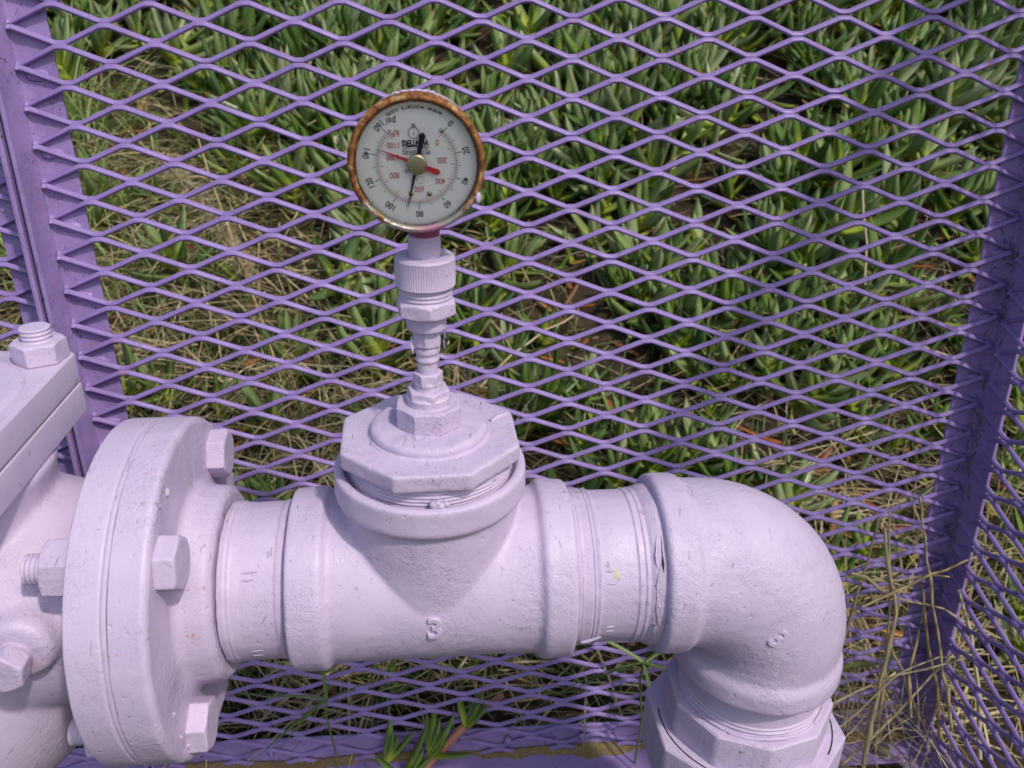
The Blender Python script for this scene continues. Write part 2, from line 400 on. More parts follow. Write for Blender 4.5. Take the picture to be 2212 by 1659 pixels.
angle_iron('stile', (xs0, lo + 3.4, zb), (xs0, lo + 3.4, zt), (1, 0, 0), (0, -1, 0), 29.5, cage, M['purple_dirty'], leg2=33)
angle_iron('corner_post', (xs1, lo + 3.4, zb), (xs1, lo + 3.4, zt), (-1, 0, 0), (0, -1, 0), 28, cage, M['purple_dirty'], leg2=34)
angle_iron('bottom_rail', (xs0 + 3.6, lo + 3.2, zb), (xs1 - 3.6, lo + 3.2, zb), (0, -1, 0), (0, 0, 1), 42, cage, M['purple_dirty'], leg2=31)
angle_iron('top_rail', (xs0 + 3.6, lo + 3.2, zt), (xs1 - 3.6, lo + 3.2, zt), (0, -1, 0), (0, 0, -1), 31, cage, M['purple_dirty'], leg2=31)
# right end panel, running towards the viewer from the corner post
bag = Bag()
def fs(V): return np.stack([np.full(len(V), xs1 - 3.0) + V[:, 1], -6 - V[:, 0], V[:, 2] - 5.0], 1)
for j in range(-14, 49): wave(bag, fs, 0, 11, j)
obj('end_mesh', bag.mesh(), M['purple'], cage)
angle_iron('end_bottom_rail', (xs1, -36, zb), (xs1, -350, zb), (-1, 0, 0), (0, 0, 1), 31, cage, M['purple_dirty'])
angle_iron('end_top_rail', (xs1, -36, zt), (xs1, -350, zt), (-1, 0, 0), (0, 0, -1), 31, cage, M['purple_dirty'])
angle_iron('end_post', (xs1 + .2, -354, zb), (xs1 + .2, -354, zt), (0, 1, 0), (-1, 0, 0), 31, cage, M['purple_dirty'])
# weld beads where the strands meet the angles
def bead(name, p, r, parent, mat, sq=(1, .5, .8), seed=0):
    bm = bmesh.new(); bmesh.ops.create_icosphere(bm, subdivisions=2, radius=r * mm)
    rr = random.Random(seed)
    for v in bm.verts: v.co = Vector((v.co.x * sq[0], v.co.y * sq[1], v.co.z * sq[2])) * (1 + rr.uniform(-.14, .14)) + Vector(p) * mm
    return obj(name, finish(bm, 60), mat, parent)
for q, j in enumerate((1, 5, 9, 13, 17, 21)): bead('weld_bead', (-.62 * 31.75 + random.uniform(-3, 3), 2.4, -(j + .45) * 13.1), 5.5, cage, M['purple_dirty'], (1.5, .45, .75), q)
for q, j in enumerate((12, 16, 20, 24, 28, 32)): bead('weld_bead', (21.75 * 31.75, 2.4, -(j + .3) * 13.1), 5, cage, M['purple_dirty'], (1.4, .45, .8), 30 + q)
for q, i in enumerate((-.1, 2.1, 6.2, 7.6, 9.3, 11.6)): bead('weld_bead', (i * 31.75, -.4, -48.35 * 13.1), 4.6, cage, M['purple_dirty'], (.8, .8, 1.1), 60 + q)
bm = bmesh.new(); nut(bm, 6, 8.5, 3.4, 10, 'z', (xs1 - 45, -24), .3); lathe(bm, [(10, 0), (10, 4.5), (19, 4.5), (19, 0)][::-1], 'z', 20, (xs1 - 45, -24), .0005)
for v in bm.verts: v.co.z += zb * mm
obj('anchor_bolt', finish(bm), plain('zinc_bolt', (.30, .27, .22), .5, .7), cage)
# the next section, bolted on at the left
cage2 = empty('mesh_cage', 'purple expanded metal cage section at the far left edge behind the valve cover', 'cage', CAGE)
xl = xs0 - 3.0
angle_iron('stile', (xl, lo + 3.4, zb), (xl, lo + 3.4, zt), (-1, 0, 0), (0, -1, 0), 31, cage2, M['purple_dirty'], leg2=33)
bag = Bag()
def fo(V): return V + np.array([xl - 6.3 * 31.75 + 8, 0, -4.0])
for j in range(-14, 49): wave(bag, fo, -9, 6, j)
obj('expanded_mesh', bag.mesh(), M['purple'], cage2)
angle_iron('bottom_rail', (xl - 3.6, lo + 3.2, zb), (xl - 470, lo + 3.2, zb), (0, -1, 0), (0, 0, 1), 42, cage2, M['purple_dirty'], leg2=31)
angle_iron('top_rail', (xl - 3.6, lo + 3.2, zt), (xl - 470, lo + 3.2, zt), (0, -1, 0), (0, 0, -1), 31, cage2, M['purple_dirty'])
for o in (bpy.data.objects['corner_post'],): o['label'] = 'purple angle iron corner post with dirt in its fold'
# soil and litter lying in the bottom rail
nxs, nys = 260, 12; xsr = np.linspace(xs0 + 20, xs1 - 10, nxs); V = []
for i, x in enumerate(xsr):
    wdt = 9 + 4 * math.sin(x * .021) + 3 * math.sin(x * .067 + 1) + 2 * math.sin(x * .19); ht = 4.5 + 2 * math.sin(x * .033 + 2)
    for k in range(nys):
        s = k / (nys - 1); y = lo - .6 - wdt * s; z = zb + 3.2 + ht * (1 - s) ** 1.4 * (.8 + .4 * random.random()) + (.8 * random.random() if 0 < s < 1 else -1.0)
        V.append(((x + random.uniform(-1, 1)) * mm, (y + random.uniform(-.5, .5)) * mm, z * mm))
idx = np.arange(nxs * nys).reshape(nxs, nys); F = np.stack([idx[:-1, :-1], idx[:-1, 1:], idx[1:, 1:], idx[1:, :-1]], -1).reshape(-1, 4)
o = obj('rail_soil', np_mesh(V, F), M['loose']); o.matrix_world = CAGE; tag(o, 'strip of tan soil lying in the purple bottom rail', 'soil', kind='stuff')

# ------------------------------------------------------------ lilac pipe run
run = empty('pipe_run', 'thick lilac painted pipe run with tee, elbow and flange in front of the mesh', 'pipe', PIPE)
XT, XE = -46.6, 160.0
def threads(x0, x1, r, n, amp=.55):
    P = []
    for k in range(n):
        a = x0 + (x1 - x0) * k / n; b = x0 + (x1 - x0) * (k + .5) / n
        P += [(a, r), (b, r - amp)]
    return P + [(x1, r)]
# companion flange with hub
bm = bmesh.new()
lathe(bm, [(-196.4, 0), (-196.4, 94.6, 1), (-196, 95.2, .8), (-180.6, 95.2, 2.0), (-178.5, 92.6, 1.6), (-178.6, 59.5, 3), (-175.6, 56.0, 2.5), (-163.2, 54.6, 3), (-160.4, 51.0, 1.6), (-161.2, 46, 1), (-161.2, 0)], 'x', 160, r=.002)
fl_o = obj('flange', lump(finish(bm, 45), .0005, 70, 1, .0002), M['paint_flange'], run); fl_o['label'] = 'lilac companion flange with bolt heads and tiny rust spots'
for k, (by, bz) in enumerate(((-53.9, 53.9), (53.9, 53.9), (-53.9, -53.9), (53.9, -53.9))):
    bm = bmesh.new(); nut(bm, 6, 15.0, -179, -168.2, 'x', (by, bz), (.30, .12, .52, .3)[k], .5)
    obj('bolt_head', clog(finish(bm, 30)), M['paint_dirty'] if k == 1 else M['paint'], fl_o)
# raised casting marks on the flange face
for (by, bz, a, ln) in ((-44, 82, 15, 5), (-76, -25, 8, 7), (-73, -45, 12, 9), (-66, -58, 18, 8), (-62, -60, 18, 8), (-30, 80, -30, 4)):
    bm = bmesh.new(); bmesh.ops.create_cube(bm, size=1, matrix=Matrix.Translation((-178.2 * mm, by * mm, bz * mm)) @ Matrix.Rotation(R(a), 4, 'X') @ Matrix.Diagonal((.0022, .0018, ln * mm, 1)))
    bmesh.ops.bevel(bm, geom=bm.edges[:], offset=.0006, segments=2, affect='EDGES'); obj('casting_mark', finish(bm), M['paint_flange'], fl_o)
# nipples
bm = bmesh.new(); lathe(bm, [(-162, 40)] + [(-160, 45.2), (-157, 45.5), (-156, 45.0), (-154.5, 45.3), (-153.4, 44.8)] + [(-148.5, 44.45), (-131, 44.45), (-129.5, 45.2), (-127.6, 45.4), (-126, 44.3), (-118, 44)], 'x', 128, r=.0002)
obj('pipe_nipple', lump(finish(bm, 40), .0004, 90, random.random() * 9, .0003), M['paint'], run)
bm = bmesh.new(); lathe(bm, [(20, 43), (31, 45.0)] + threads(32, 35, 45.6, 2, .4) + [(37, 45.5), (40.5, 45.9), (41.2, 45.0), (42, 45.9), (42.8, 45.1), (44.8, 46.0), (45.6, 44.6), (47, 44.45), (66, 44.45), (67, 45.3), (70, 44.8), (71, 45.6), (73, 45.0), (75, 46.2), (78.5, 47.4), (82, 48.0), (90, 44)], 'x', 128, r=.0003)
obj('pipe_nipple', lump(finish(bm, 40), .0004, 90, random.random() * 9, .0003), M['paint'], run)
# tee
bm = bmesh.new()
lathe(bm, [(-124.7, 0), (-124.7, 52.0, 1.5), (-106, 52.6, 2.5), (-103.5, 48.6, 3), (XT, 48.2), (12, 48.6, 3), (14.5, 52.6, 2.5), (31.8, 52.0, 1.5), (31.8, 0)], 'x', 160)
lathe(bm, [(-5, 0), (-5, 47.6), (57.5, 48.6, 2), (61, 52.8, 2), (76.3, 52.6, 2.2), (77, 49.5, 1.5), (77, 47.2, .5), (71, 46.6, 0), (71, 0)], 'z', 160, (XT, 0))
me = lump(cast(finish(bm, 30), .00115, 4), .0005, 45, 2, .00015)
tee = obj('pipe_tee', me, M['paint_cast'], run); tee['label'] = 'lilac cast tee with a raised 3 on its side'
def raised(parent, s, size, m, mat):
    me = text_mesh(s, size, .0008, .00015, .00045); me.polygons.foreach_set('use_smooth', [True] * len(me.polygons)); me.set_sharp_from_angle(angle=R(50))
    return obj('raised_number', me, mat, parent, m)
m3 = Matrix.Translation((XT * mm + .0005, -.0485, -.0005)) @ Matrix.Rotation(R(90), 4, 'X')
raised(tee, '3', .0185, m3, M['paint_cast'])
# threaded throat and octagonal bushing
bm = bmesh.new(); lathe(bm, [(66, 0), (66, 44.6)] + [(z, r) for z, r in threads(73.5, 84, 44.6, 5, .8)] + [(86, 44.6), (86, 0)], 'z', 120, (XT, 0), r=.0002)
bush = obj('hex_bushing', lump(finish(bm, 40), .0003, 110, 3, .0002), M['paint_dirty'], run); bush['label'] = 'lilac octagonal bushing screwed into the tee'
bm = bmesh.new(); prism(bm, ngon(8, 50.8, R(22.5 + 1.6), (XT, 0)), 84.6, 94.6, 'z', .0014)
obj('octagon_head', clog(finish(bm, 30), .001, 3, .0004, 60, .0002), M['paint_dirty'], bush)
bm = bmesh.new(); lathe(bm, [(93, 0), (93, 32.5), (94.8, 33.2, .6), (95.2, 31.4), (97, 31.6), (99.0, 31.0, 1), (100.2, 28.5, 1), (100.6, 16), (100.6, 0)], 'z', 90, (XT, 0), r=.0006)
obj('boss', lump(finish(bm, 40), .0007, 70, 8, .0004), M['paint_cast'], bush)
pts = [Vector((XT + 33.5, 8, 94.8)), Vector((XT + 38, 13, 94.9)), Vector((XT + 44, 17.5, 94.6))]
V, F = tube_np([tuple(p * mm) for p in pts], [.0012, .0015, .001], 8); obj('sealant', np_mesh(V, F), M['paint'], bush)
for q, (dx, dy, dz, r) in enumerate(((2, -46.5, 77.5, 3.0), (5, -47.2, 77.2, 2.6), (8, -46.8, 78, 2.0), (3.5, -47.5, 79, 1.8))):
    bead('paint_blob', (XT + dx, dy, dz), r, bush, M['paint'], (1, .9, .8), 90 + q)
# elbow: quarter torus with two collars
bm = bmesh.new(); rc, n, sg = 52.0, 64, 22
def ell(th):                                               # centre line from the horizontal run down
    cx, cz = XE - rc, -rc
    return Vector((cx + rc * math.sin(th), 0, cz + rc * math.cos(th))), Vector((math.sin(th), 0, math.cos(th)))
rings = []
for i in range(sg + 3):
    th = min(max((i - 1) / sg, 0), 1) * math.pi / 2; c0, u = ell(th)
    if i == 0: c0 = c0 + Vector((-14, 0, 0))
    if i == sg + 2: c0 = c0 + Vector((0, 0, -14))
    rad = 50.2 + 1.2 * math.sin(th * 2)
    rings.append([bm.verts.new((c0 + u * rad * math.cos(2 * math.pi * k / n) + Vector((0, 1, 0)) * rad * math.sin(2 * math.pi * k / n)) * mm) for k in range(n)])
for A, B in zip(rings, rings[1:]):
    for k in range(n): bm.faces.new((A[k], A[(k + 1) % n], B[(k + 1) % n], B[k]))
bm.faces.new(rings[0]); bm.faces.new(list(reversed(rings[-1])))
lathe(bm, [(81.5, 0), (81.5, 51.4, 3), (83.5, 53.4, 2), (99, 53.2, 2), (102, 50, 2), (112, 49.5), (112, 0)], 'x', 120)
lathe(bm, [(-78.5, 0), (-78.5, 50.5, 2), (-76.5, 53.2, 3), (-64, 53.4, 4), (-58, 50, 3), (-52, 49), (-52, 0)], 'z', 120, (XE, 0))
elbow = obj('pipe_elbow', lump(cast(finish(bm, 30), .00115, 5), .0006, 40, 5, .00015), M['paint_cast'], run); elbow['label'] = 'lilac ninety degree elbow turning down at the right'
me3 = Matrix.Translation((.1735, -.0508, -.0125)) @ Matrix.Rotation(R(90), 4, 'X') @ Matrix.Rotation(R(28), 4, 'Y') @ Matrix.Rotation(R(-52), 4, 'Z')
raised(elbow, '3', .0165, Matrix.Translation((.1465, -.0506, -.0185)) @ Matrix.Rotation(R(2), 4, 'Z') @ Matrix.Rotation(R(89), 4, 'X') @ Matrix.Rotation(R(-50), 4, 'Z'), M['paint_cast'])
# sealant tape strands by the elbow collar
for q in range(5):
    a0 = R(-60 + 24 * q + random.uniform(-6, 6)); P = []
    for s in np.linspace(0, 1, 9):
        a = a0 + s * R(30); x = 77 + 1.4 * math.sin(s * 4 + q) + random.uniform(-.3, .3); r = 46.9 + .4 * math.sin(q * 3 + s * 6)
        P.append((x * mm, -r * math.cos(a) * mm, r * math.sin(a) * mm))
    V, F = tube_np(P, [.00025 + .0005 * random.random() for _ in P], 6); obj('tape_strand', np_mesh(V, F), M['paint'], run)
P = [(60, -38), (63, -36.5), (67, -36), (70, -35), (74, -33)]
V, F = tube_np([(x * mm, -math.sqrt(45.0 ** 2 - z * z) * mm, z * mm) for x, z in P], [.0008, .0010, .0007, .0009, .0005], 6); obj('tape_strand', np_mesh(V, F), M['paint'], run)
P = [(36, -22), (40, -21), (44, -18), (46.5, -16.5)]
V, F = tube_np([(x * mm, -math.sqrt(46.6 ** 2 - z * z) * mm, z * mm) for x, z in P], [.0008, .0012, .0009, .0007], 6); obj('tape_strand', np_mesh(V, F), M['paint'], run)
for (x0, x1, z) in ((-147, -139, 30), (-147, -141, 27), (-146, -137, -16), (-146, -136, -21), (48, 53, 24), (48.5, 54, 18), (49, 54, -10), (49, 55, -14)):   # scars left by a pipe wrench
    V, F = tube_np([(x * mm, -math.sqrt(44.5 ** 2 - z * z) * mm, (z + (x - x0) * .08) * mm) for x in np.linspace(x0, x1, 4)], [.0002, .00055, .0005, .0001], 6); obj('tool_mark', np_mesh(V, F), M['paint'], run)
def crack(P, rad, parent): V, F = tube_np(P, rad, 6); obj('paint_crack', np_mesh(V, F), M['dark'], parent)
crack([((79.6 + .5 * math.sin(a * .12)) * mm, -47.6 * math.cos(R(a)) * mm, 47.6 * math.sin(R(a)) * mm) for a in range(30, 58, 3)], [.0001, .0004, .0008, .0006, .0003, .0003, .0002, .0002, .0001, .0001], run)
bm = bmesh.new(); bmesh.ops.create_icosphere(bm, subdivisions=3, radius=.0026, matrix=Matrix.Translation((.0537, -.0381, .0224)) @ Matrix.Rotation(R(-31), 4, 'X') @ Matrix.Diagonal((1, .12, 1, 1)))
obj('stain', finish(bm, 60), plain('yellow_stain', (.50, .47, .36), .6), run)
# short nipple and union below the elbow
bm = bmesh.new(); lathe(bm, [(-76, 40), (-78.5, 46.2), (-80, 46.2), (-81, 44.6), (-96, 44.6), (-97, 45.6), (-98.4, 45), (-99.5, 46.2), (-101, 45.4), (-102.5, 46.6), (-108, 46)], 'z', 110, (XE, 0), r=.0003)
obj('pipe_nipple', lump(finish(bm, 40), .0004, 90, random.random() * 9, .0003), M['paint'], run)
bm = bmesh.new(); lathe(bm, [(-360, 0), (-360, 44.5), (-178, 44.5), (-176, 52, 2), (-160, 52), (-150, 0)], 'z', 90, (XE, 0)); prism(bm, ngon(10, 54.2, R(-94), (XE, 0)), -146, -103.5, 'z', .0028)
un = obj('pipe_union', finish(bm, 32), M['paint_dirty'], run); un['label'] = 'lilac ten sided union below the elbow'
bm = bmesh.new(); prism(bm, ngon(8, 66.5, R(-22.5), (XE, 0)), -172, -129.5, 'z', .0024); obj('union_nut', finish(bm, 32), M['paint_dirty'], un)
for a0, a1 in ((172, 232), (-42, -4)):
    V, F = tube_np([((XE + 57.5 * math.cos(a)) * mm, 57.5 * math.sin(a) * mm, -129.5 * mm) for a in np.linspace(R(a0), R(a1), 24)], [.0005] * 24, 6); obj('union_gap', np_mesh(V, F), M['dark'], un)
V, F = tube_np([((XE + 47 * math.cos(a)) * mm, 47 * math.sin(a) * mm, (-102.6 + .6 * math.sin(a * 7)) * mm) for a in np.linspace(R(-150), R(-20), 26)], [.0009 + .0007 * random.random() for _ in range(26)], 7)
obj('tape_strand', np_mesh(V, F), M['paint_dirty'], un)

# ------------------------------------------------------------ valve at the left
VX = -314.0
valve = empty('check_valve', 'large lilac valve body with bolted square cover, cut off by the left edge', 'valve', PIPE @ Matrix.Translation((VX * mm, 0, 0)))
bm = bmesh.new(); ox = -VX
lathe(bm, [(-216.1 + ox, 40), (-216.1 + ox, 94.6, 1), (-215.6 + ox, 95.2, .8), (-199.8 + ox, 95.2, 1), (-198.8 + ox, 94, .6), (-198.8 + ox, 40)], 'x', 160, r=.001)
vf = obj('flange', lump(finish(bm, 40), .0003, 60, 4), M['paint'], valve)
bm = bmesh.new(); lathe(bm, [(-198.7 + ox, 60), (-198.7 + ox, 93.6), (-196.5 + ox, 93.6), (-196.5 + ox, 60)], 'x', 140, r=.0003)
for v in bm.verts:
    a = math.atan2(v.co.y, v.co.z); s = 1.014 + .004 * math.sin(a * 5) + .003 * math.sin(a * 11 + 1) + .004 * mnoise.noise((a * 9, 0, 3)) + (.022 if R(150) < abs(a) and v.co.y < 0 else 0); v.co.y *= s; v.co.z *= s
obj('gasket', finish(bm, 40), M['paint'], valve)
bm = bmesh.new()
lathe(bm, [(-400 + ox, 0), (-400 + ox, 70), (-262 + ox, 66, 8), (-232 + ox, 58, 8), (-214 + ox, 64, 3), (-214 + ox, 0)], 'x', 96)
lathe(bm, [(-30, 0), (-30, 66), (66, 64, 8), (82, 68, 3), (82, 0)], 'z', 96)
s0 = bmesh.ops.create_uvsphere(bm, u_segments=64, v_segments=40, radius=1, matrix=Matrix.Translation((-.028, 0, -.040)) @ Matrix.Diagonal((.104, .092, .104, 1)))
lathe(bm, [(30, 0), (30, 18.5), (66, 17.5, 2), (69, 15, 2), (69, 0)], '-y', 48, (65, 15))
body = obj('body', cast(finish(bm, 30), .0020, 8), M['paint_cast'], valve)
bm = bmesh.new(); nut(bm, 6, 11.0, 73, 83, '-y', (64, 14), .35, .4); lathe(bm, [(66, 0), (66, 9), (74, 9), (74, 0)], '-y', 32, (64, 14)); obj('plug', clog(finish(bm, 30)), M['paint'], valve)
sq = lambda h: [(66, -h + 5), (66, h - 5), (61, h), (-61, h), (-66, h - 5), (-66, -h + 5), (-61, -h), (61, -h)]
bm = bmesh.new(); prism(bm, sq(66), 82, 100.3, 'z', .0016); obj('body_top_flange', finish(bm, 30), M['paint'], valve)
cov = bmesh.new(); prism(cov, sq(66), 101.0, 119, 'z', .0022); lathe(cov, [(118, 0), (118, 61.5, 2), (119.6, 61, 1.5), (121.4, 57.5, 1.5), (121.4, 0)], 'z', 96, (-2, 0)); cv = obj('cover', finish(cov, 30), M['paint'], valve)
bm = bmesh.new(); prism(bm, [(x * .985, y * .985) for x, y in sq(66)], 100.2, 101.1, 'z', 0); obj('cover_gasket', finish(bm), plain('gasket_grey', (.30, .25, .26), .8), valve)
for (nx_, ny_) in ((51.5, 52), (-51.5, 52), (-51.5, -52), (51.5, -52)):
    bm = bmesh.new(); nut(bm, 6, 14.6, 119, 131, 'z', (nx_, ny_), .42, .5); nb = obj('cover_nut', clog(finish(bm, 30)), M['paint_dirty'], cv)
    bm = bmesh.new(); lathe(bm, [(125, 0)] + threads(126, 138, 8.2, 5, .8) + [(138.6, 7.4), (138.8, 0)], 'z', 40, (nx_, ny_), r=.0003); obj('stud', finish(bm, 30), M['paint'], nb)
for k, (by, bz) in enumerate(((-53.9, 53.9), (53.9, 53.9), (-53.9, -53.9), (53.9, -53.9))):
    bm = bmesh.new(); nut(bm, 6, 15.5, -216 + ox, -231 + ox, 'x', (by, bz), .35 + k, .5); fn_ = obj('flange_nut', clog(finish(bm, 30)), M['paint'], vf)
    bm = bmesh.new(); lathe(bm, [(-228 + ox, 0), (-228 + ox, 8)] + [(-x + ox, r) for x, r in threads(230, 241, 7.6, 5, .8)] + [(-241.6 + ox, 6.6), (-242 + ox, 0)], 'x', 40, (by, bz), r=.0002); obj('stud', finish(bm, 30), M['paint'], fn_)

# ------------------------------------------------------------ pressure gauge on its stack of fittings
gauge = empty('pressure_gauge', 'round upside-down pressure gauge with rusty rim on lilac stem above the tee', 'gauge', PIPE @ Matrix.Translation((XT * mm, 0, .100)))
def G(P, off=100): return [(z - off, *r) for z, *r in P]
def part(name, mat, parent, *makers, smooth=30, clogged=0):
    bm = bmesh.new()
    for f_ in makers: f_(bm)
    me = finish(bm, smooth)
    if clogged: me = clog(me, .0004, clogged - 1, .00022, 190, .00010)
    return obj(name, me, mat, parent)
part('base_nut', M['paint_dirty'], gauge, lambda b: nut(b, 8, 18.2, .4, 12.3, 'z', (0, 0), R(20), .35), clogged=2)
part('reducer_nut', M['paint_dirty'], gauge, lambda b: nut(b, 6, 11.9, 15.6, 20.7, 'z', (0, 0), R(-18), .4), lambda b: lathe(b, G([(111, 0), (112, 12.6)] + threads(112.3, 115.8, 12.2, 3, .7) + [(117, 11), (117, 0)]), 'z', 48, r=.0002), clogged=3)
part('small_nut', M['paint_dirty'], gauge, lambda b: nut(b, 6, 8.0, 23.4, 30, 'z', (0, 0), R(5), .4), lambda b: lathe(b, G([(120, 0), (120.5, 8)] + threads(120.8, 124, 7.7, 3, .7) + [(125, 7), (125, 0)]), 'z', 36, r=.0002), clogged=3)
part('snubber', M['paint'], gauge, lambda b: lathe(b, G([(129, 0), (129.5, 5.4), (136, 5.2), (137, 6.4), (140, 5.6), (141.5, 6.6), (144.2, 6.5), (145.5, 5), (147, 0)]), 'z', 36, r=.0005), clogged=3)
part('upper_nut', M['paint'], gauge, lambda b: nut(b, 6, 8.0, 45.2, 52.6, 'z', (0, 0), R(25), .4, True), lambda b: lathe(b, G([(151, 0), (151, 7.2), (156, 7.2), (156, 0)]), 'z', 36), clogged=2)
part('collar', M['paint'], gauge, lambda b: lathe(b, G([(154.6, 0), (154.6, 10.2), (161.2, 10.5), (162, 10), (165, 10), (165, 0)]), 'z', 56, r=.0006), clogged=2)
part('adapter_nut', M['paint'], gauge, lambda b: nut(b, 6, 16.0, 62.6, 70.4, 'z', (0, 0), R(-22), .45, True), lambda b: lathe(b, G([(168, 0), (168, 14)] + threads(170, 178.5, 13.5, 4, .8) + [(179, 0)]), 'z', 64, r=.0003), clogged=2)
def knurl(b):
    n = 150; Ps = [(77.4, 0, 0), (77.4, 14.4, 0), (78.2, 15.0, 0), (79, 15.0, 1), (90.5, 15.0, 1), (91.4, 15.0, 0), (92.6, 14.3, 0), (92.8, 13, 0), (92.6, 8.2, 0), (91, 8.1, 0), (91, 0, 0)]
    rg = []
    for a, r, kf in Ps: rg.append([b.verts.new(((r - (.42 * kf if k % 2 else 0)) * mm * math.cos(2 * math.pi * k / n), (r - (.42 * kf if k % 2 else 0)) * mm * math.sin(2 * math.pi * k / n), a * mm)) for k in range(n)])
    for A, B in zip(rg, rg[1:]):
        for k in range(n): b.faces.new((A[k], A[(k + 1) % n], B[(k + 1) % n], B[k]))
    bmesh.ops.remove_doubles(b, verts=b.verts[:], dist=1e-7)
part('knurled_nut', M['paint'], gauge, knurl, smooth=28)
part('socket', M['paint'], gauge, lambda b: lathe(b, G([(185, 0), (185, 8.0), (202.4, 8.0), (203, 7.4), (203, 0)]), 'z', 48, r=.0004))
part('painted_neck', M['magenta'], gauge, lambda b: lathe(b, G([(202, 0), (202.6, 7.3), (205, 7.7), (212, 7.7), (216, 0)]), 'z', 40, r=.0005))
for q in range(5):                                         # frayed tape hanging from the joints
    a = random.uniform(2.6, 3.6) if q % 2 else random.uniform(-.5, .5); r0 = (8.5, 8.2, 8.4, 7.2, 9)[q]; z0 = (53, 51, 47, 27, 54)[q]
    P = [((r0 + .5 * s + random.uniform(-.3, .3)) * math.cos(a + .1 * s), (r0 + .5 * s) * math.sin(a + .1 * s), z0 - s * 1.5 + random.uniform(-.5, .5)) for s in range(6)]
    V, F = tube_np([tuple(v * mm for v in p) for p in P], [.0003, .0005, .0004, .0006, .0005, .0002], 5); obj('tape_strand', np_mesh(V, F), M['paint_dirty'], gauge)
GZ = 139.6                                                  # dial centre above the gauge's foot
GM = Matrix.Translation((-.0022, 0, GZ * mm)) @ Matrix.Rotation(R(-1.5), 4, 'Y')
case = part('case', M['paint'], gauge, lambda b: lathe(b, [(-13, 0), (-13, 26, 2), (-10, 29.5, 3), (13, 29.8), (13, 0)], '-y', 96)); case.matrix_local = GM
bez = part('bezel', M['rust'], gauge, lambda b: lathe(b, [(11, 29.9), (11, 30.7, 1), (18.8, 30.8, 1.6), (20.6, 29.6, 1.2), (20.6, 28.3, .8), (19.0, 27.8, .5), (17.0, 27.6), (17.0, 27.0)], '-y', 128, r=.001)); bez.matrix_local = GM
bez['label'] = 'rusty steel rim, plated metal showing at the bottom'
DF = 14.0                                                   # dial face distance in front of the stem axis
dial = part('dial', M['dial'], gauge, lambda b: lathe(b, [(DF - 1, 0), (DF - 1, 28.4), (DF, 28.4), (DF, 0)], '-y', 96, r=.0001)); dial.matrix_local = GM
def DM(x, y, rot=0, lift=.12):
    """dial drawing plane: upright dial coordinates (mm), turned half a turn as the gauge hangs"""
    return Matrix.Translation((0, -(DF + lift) * mm, 0)) @ Matrix.Rotation(R(90), 4, 'X') @ Matrix.Rotation(math.pi, 4, 'Z') @ Matrix.Translation((x * mm, y * mm, 0)) @ Matrix.Rotation(rot, 4, 'Z')
K, RD = bmesh.new(), bmesh.new()
def put(bm, s, x, y, size, rot=0, bold=0, sx=1.0): add_mesh(bm, text_mesh(s, size * mm, 0, (bold + .05) * mm), DM(x, y, rot) @ Matrix.Diagonal((sx, 1, 1, 1)))
def quad(bm, pts, m):
    vs = [bm.verts.new(m @ Vector((px * mm, py * mm, 0))) for px, py in pts]; bm.faces.new(vs)
def tick(bm, ang, r0, r1, w):
    m = DM(0, 0, -ang); quad(bm, [(-w / 2, r0), (w / 2, r0), (w / 2, r1), (-w / 2, r1)], m)
def arc(bm, r, a0, a1, w, x=0, y=0, n=70):
    for k in range(n):
        b0 = a0 + (a1 - a0) * k / n; b1 = a0 + (a1 - a0) * (k + 1) / n
        quad(bm, [(x + (r - w / 2) * math.sin(b0), y + (r - w / 2) * math.cos(b0)), (x + (r + w / 2) * math.sin(b0), y + (r + w / 2) * math.cos(b0)),
                  (x + (r + w / 2) * math.sin(b1), y + (r + w / 2) * math.cos(b1)), (x + (r - w / 2) * math.sin(b1), y + (r - w / 2) * math.cos(b1))], DM(0, 0))
av = lambda psi: R(-137 + psi / 160 * 274)
for k in range(0, 81):
    big, mid = k % 10 == 0, k % 5 == 0
    tick(K, av(k * 2), 17.8, 20.9 if big else (20.2 if mid else 19.1), .34 if big else .2)
arc(K, 17.8, av(0), av(160), .16)
for v in range(0, 161, 20):
    r = 23.0; a = av(v); put(K, str(v), r * math.sin(a), r * math.cos(a), 4.0, -a + (math.pi if v in (20, 140, 160) else 0), .03, .85)
for k in range(0, 56):
    v = k * 20 / 6.8948; tick(RD, av(v), 15.2 if k % 5 == 0 else 15.9, 17.2, .32 if k % 5 == 0 else .16)
arc(RD, 17.2, av(0), av(1100 / 6.8948), .14)
for s, x, y in (('1100', 10.0, -8.2), ('1000', 10.6, -2.9), ('800', 10.4, 5.1), ('600', -.4, 11.6), ('400', -10.2, 8.2), ('200', -11.3, -1.1), ('0', -9.6, -9)): put(RD, s, x, y, 3.8, 0, .0, .78)
put(RD, 'kPa', 9.6, -13.4, 4.2, 0, .02, .85); put(K, 'psi', 10.4, -18.6, 4.4, 0, .03, .9)
put(K, 'WINTERS', 0.3, -9.0, 3.6, 0, .16, .78); put(K, 'PETM SERIES', 0, -4.9, 2.7, 0, .0, .86); put(K, '72', 4.6, 3.4, 1.8)
arc(K, 20, R(180 - 17), R(180 + 17), .45, 0.3, 12.6, 16); arc(K, 20, R(180 - 15), R(180 + 15), .18, 0.3, 13.4, 16)
arc(K, 2.5, 0, 2 * math.pi, .25, .7, -13.2, 32); put(K, 'I', .7, -13.2, 2.2); put(K, 'Since', .7, -16.1, .95); put(K, '1963', .7, -17.0, .95)
for k in range(12): quad(K, [(-.09, 1.75), (.09, 1.75), (.09, 2.4), (-.09, 2.4)], DM(.7, -13.2, k * math.pi / 6))
arc(K, 1.7, 0, 2 * math.pi, .10, -1.2, 7.6, 24)
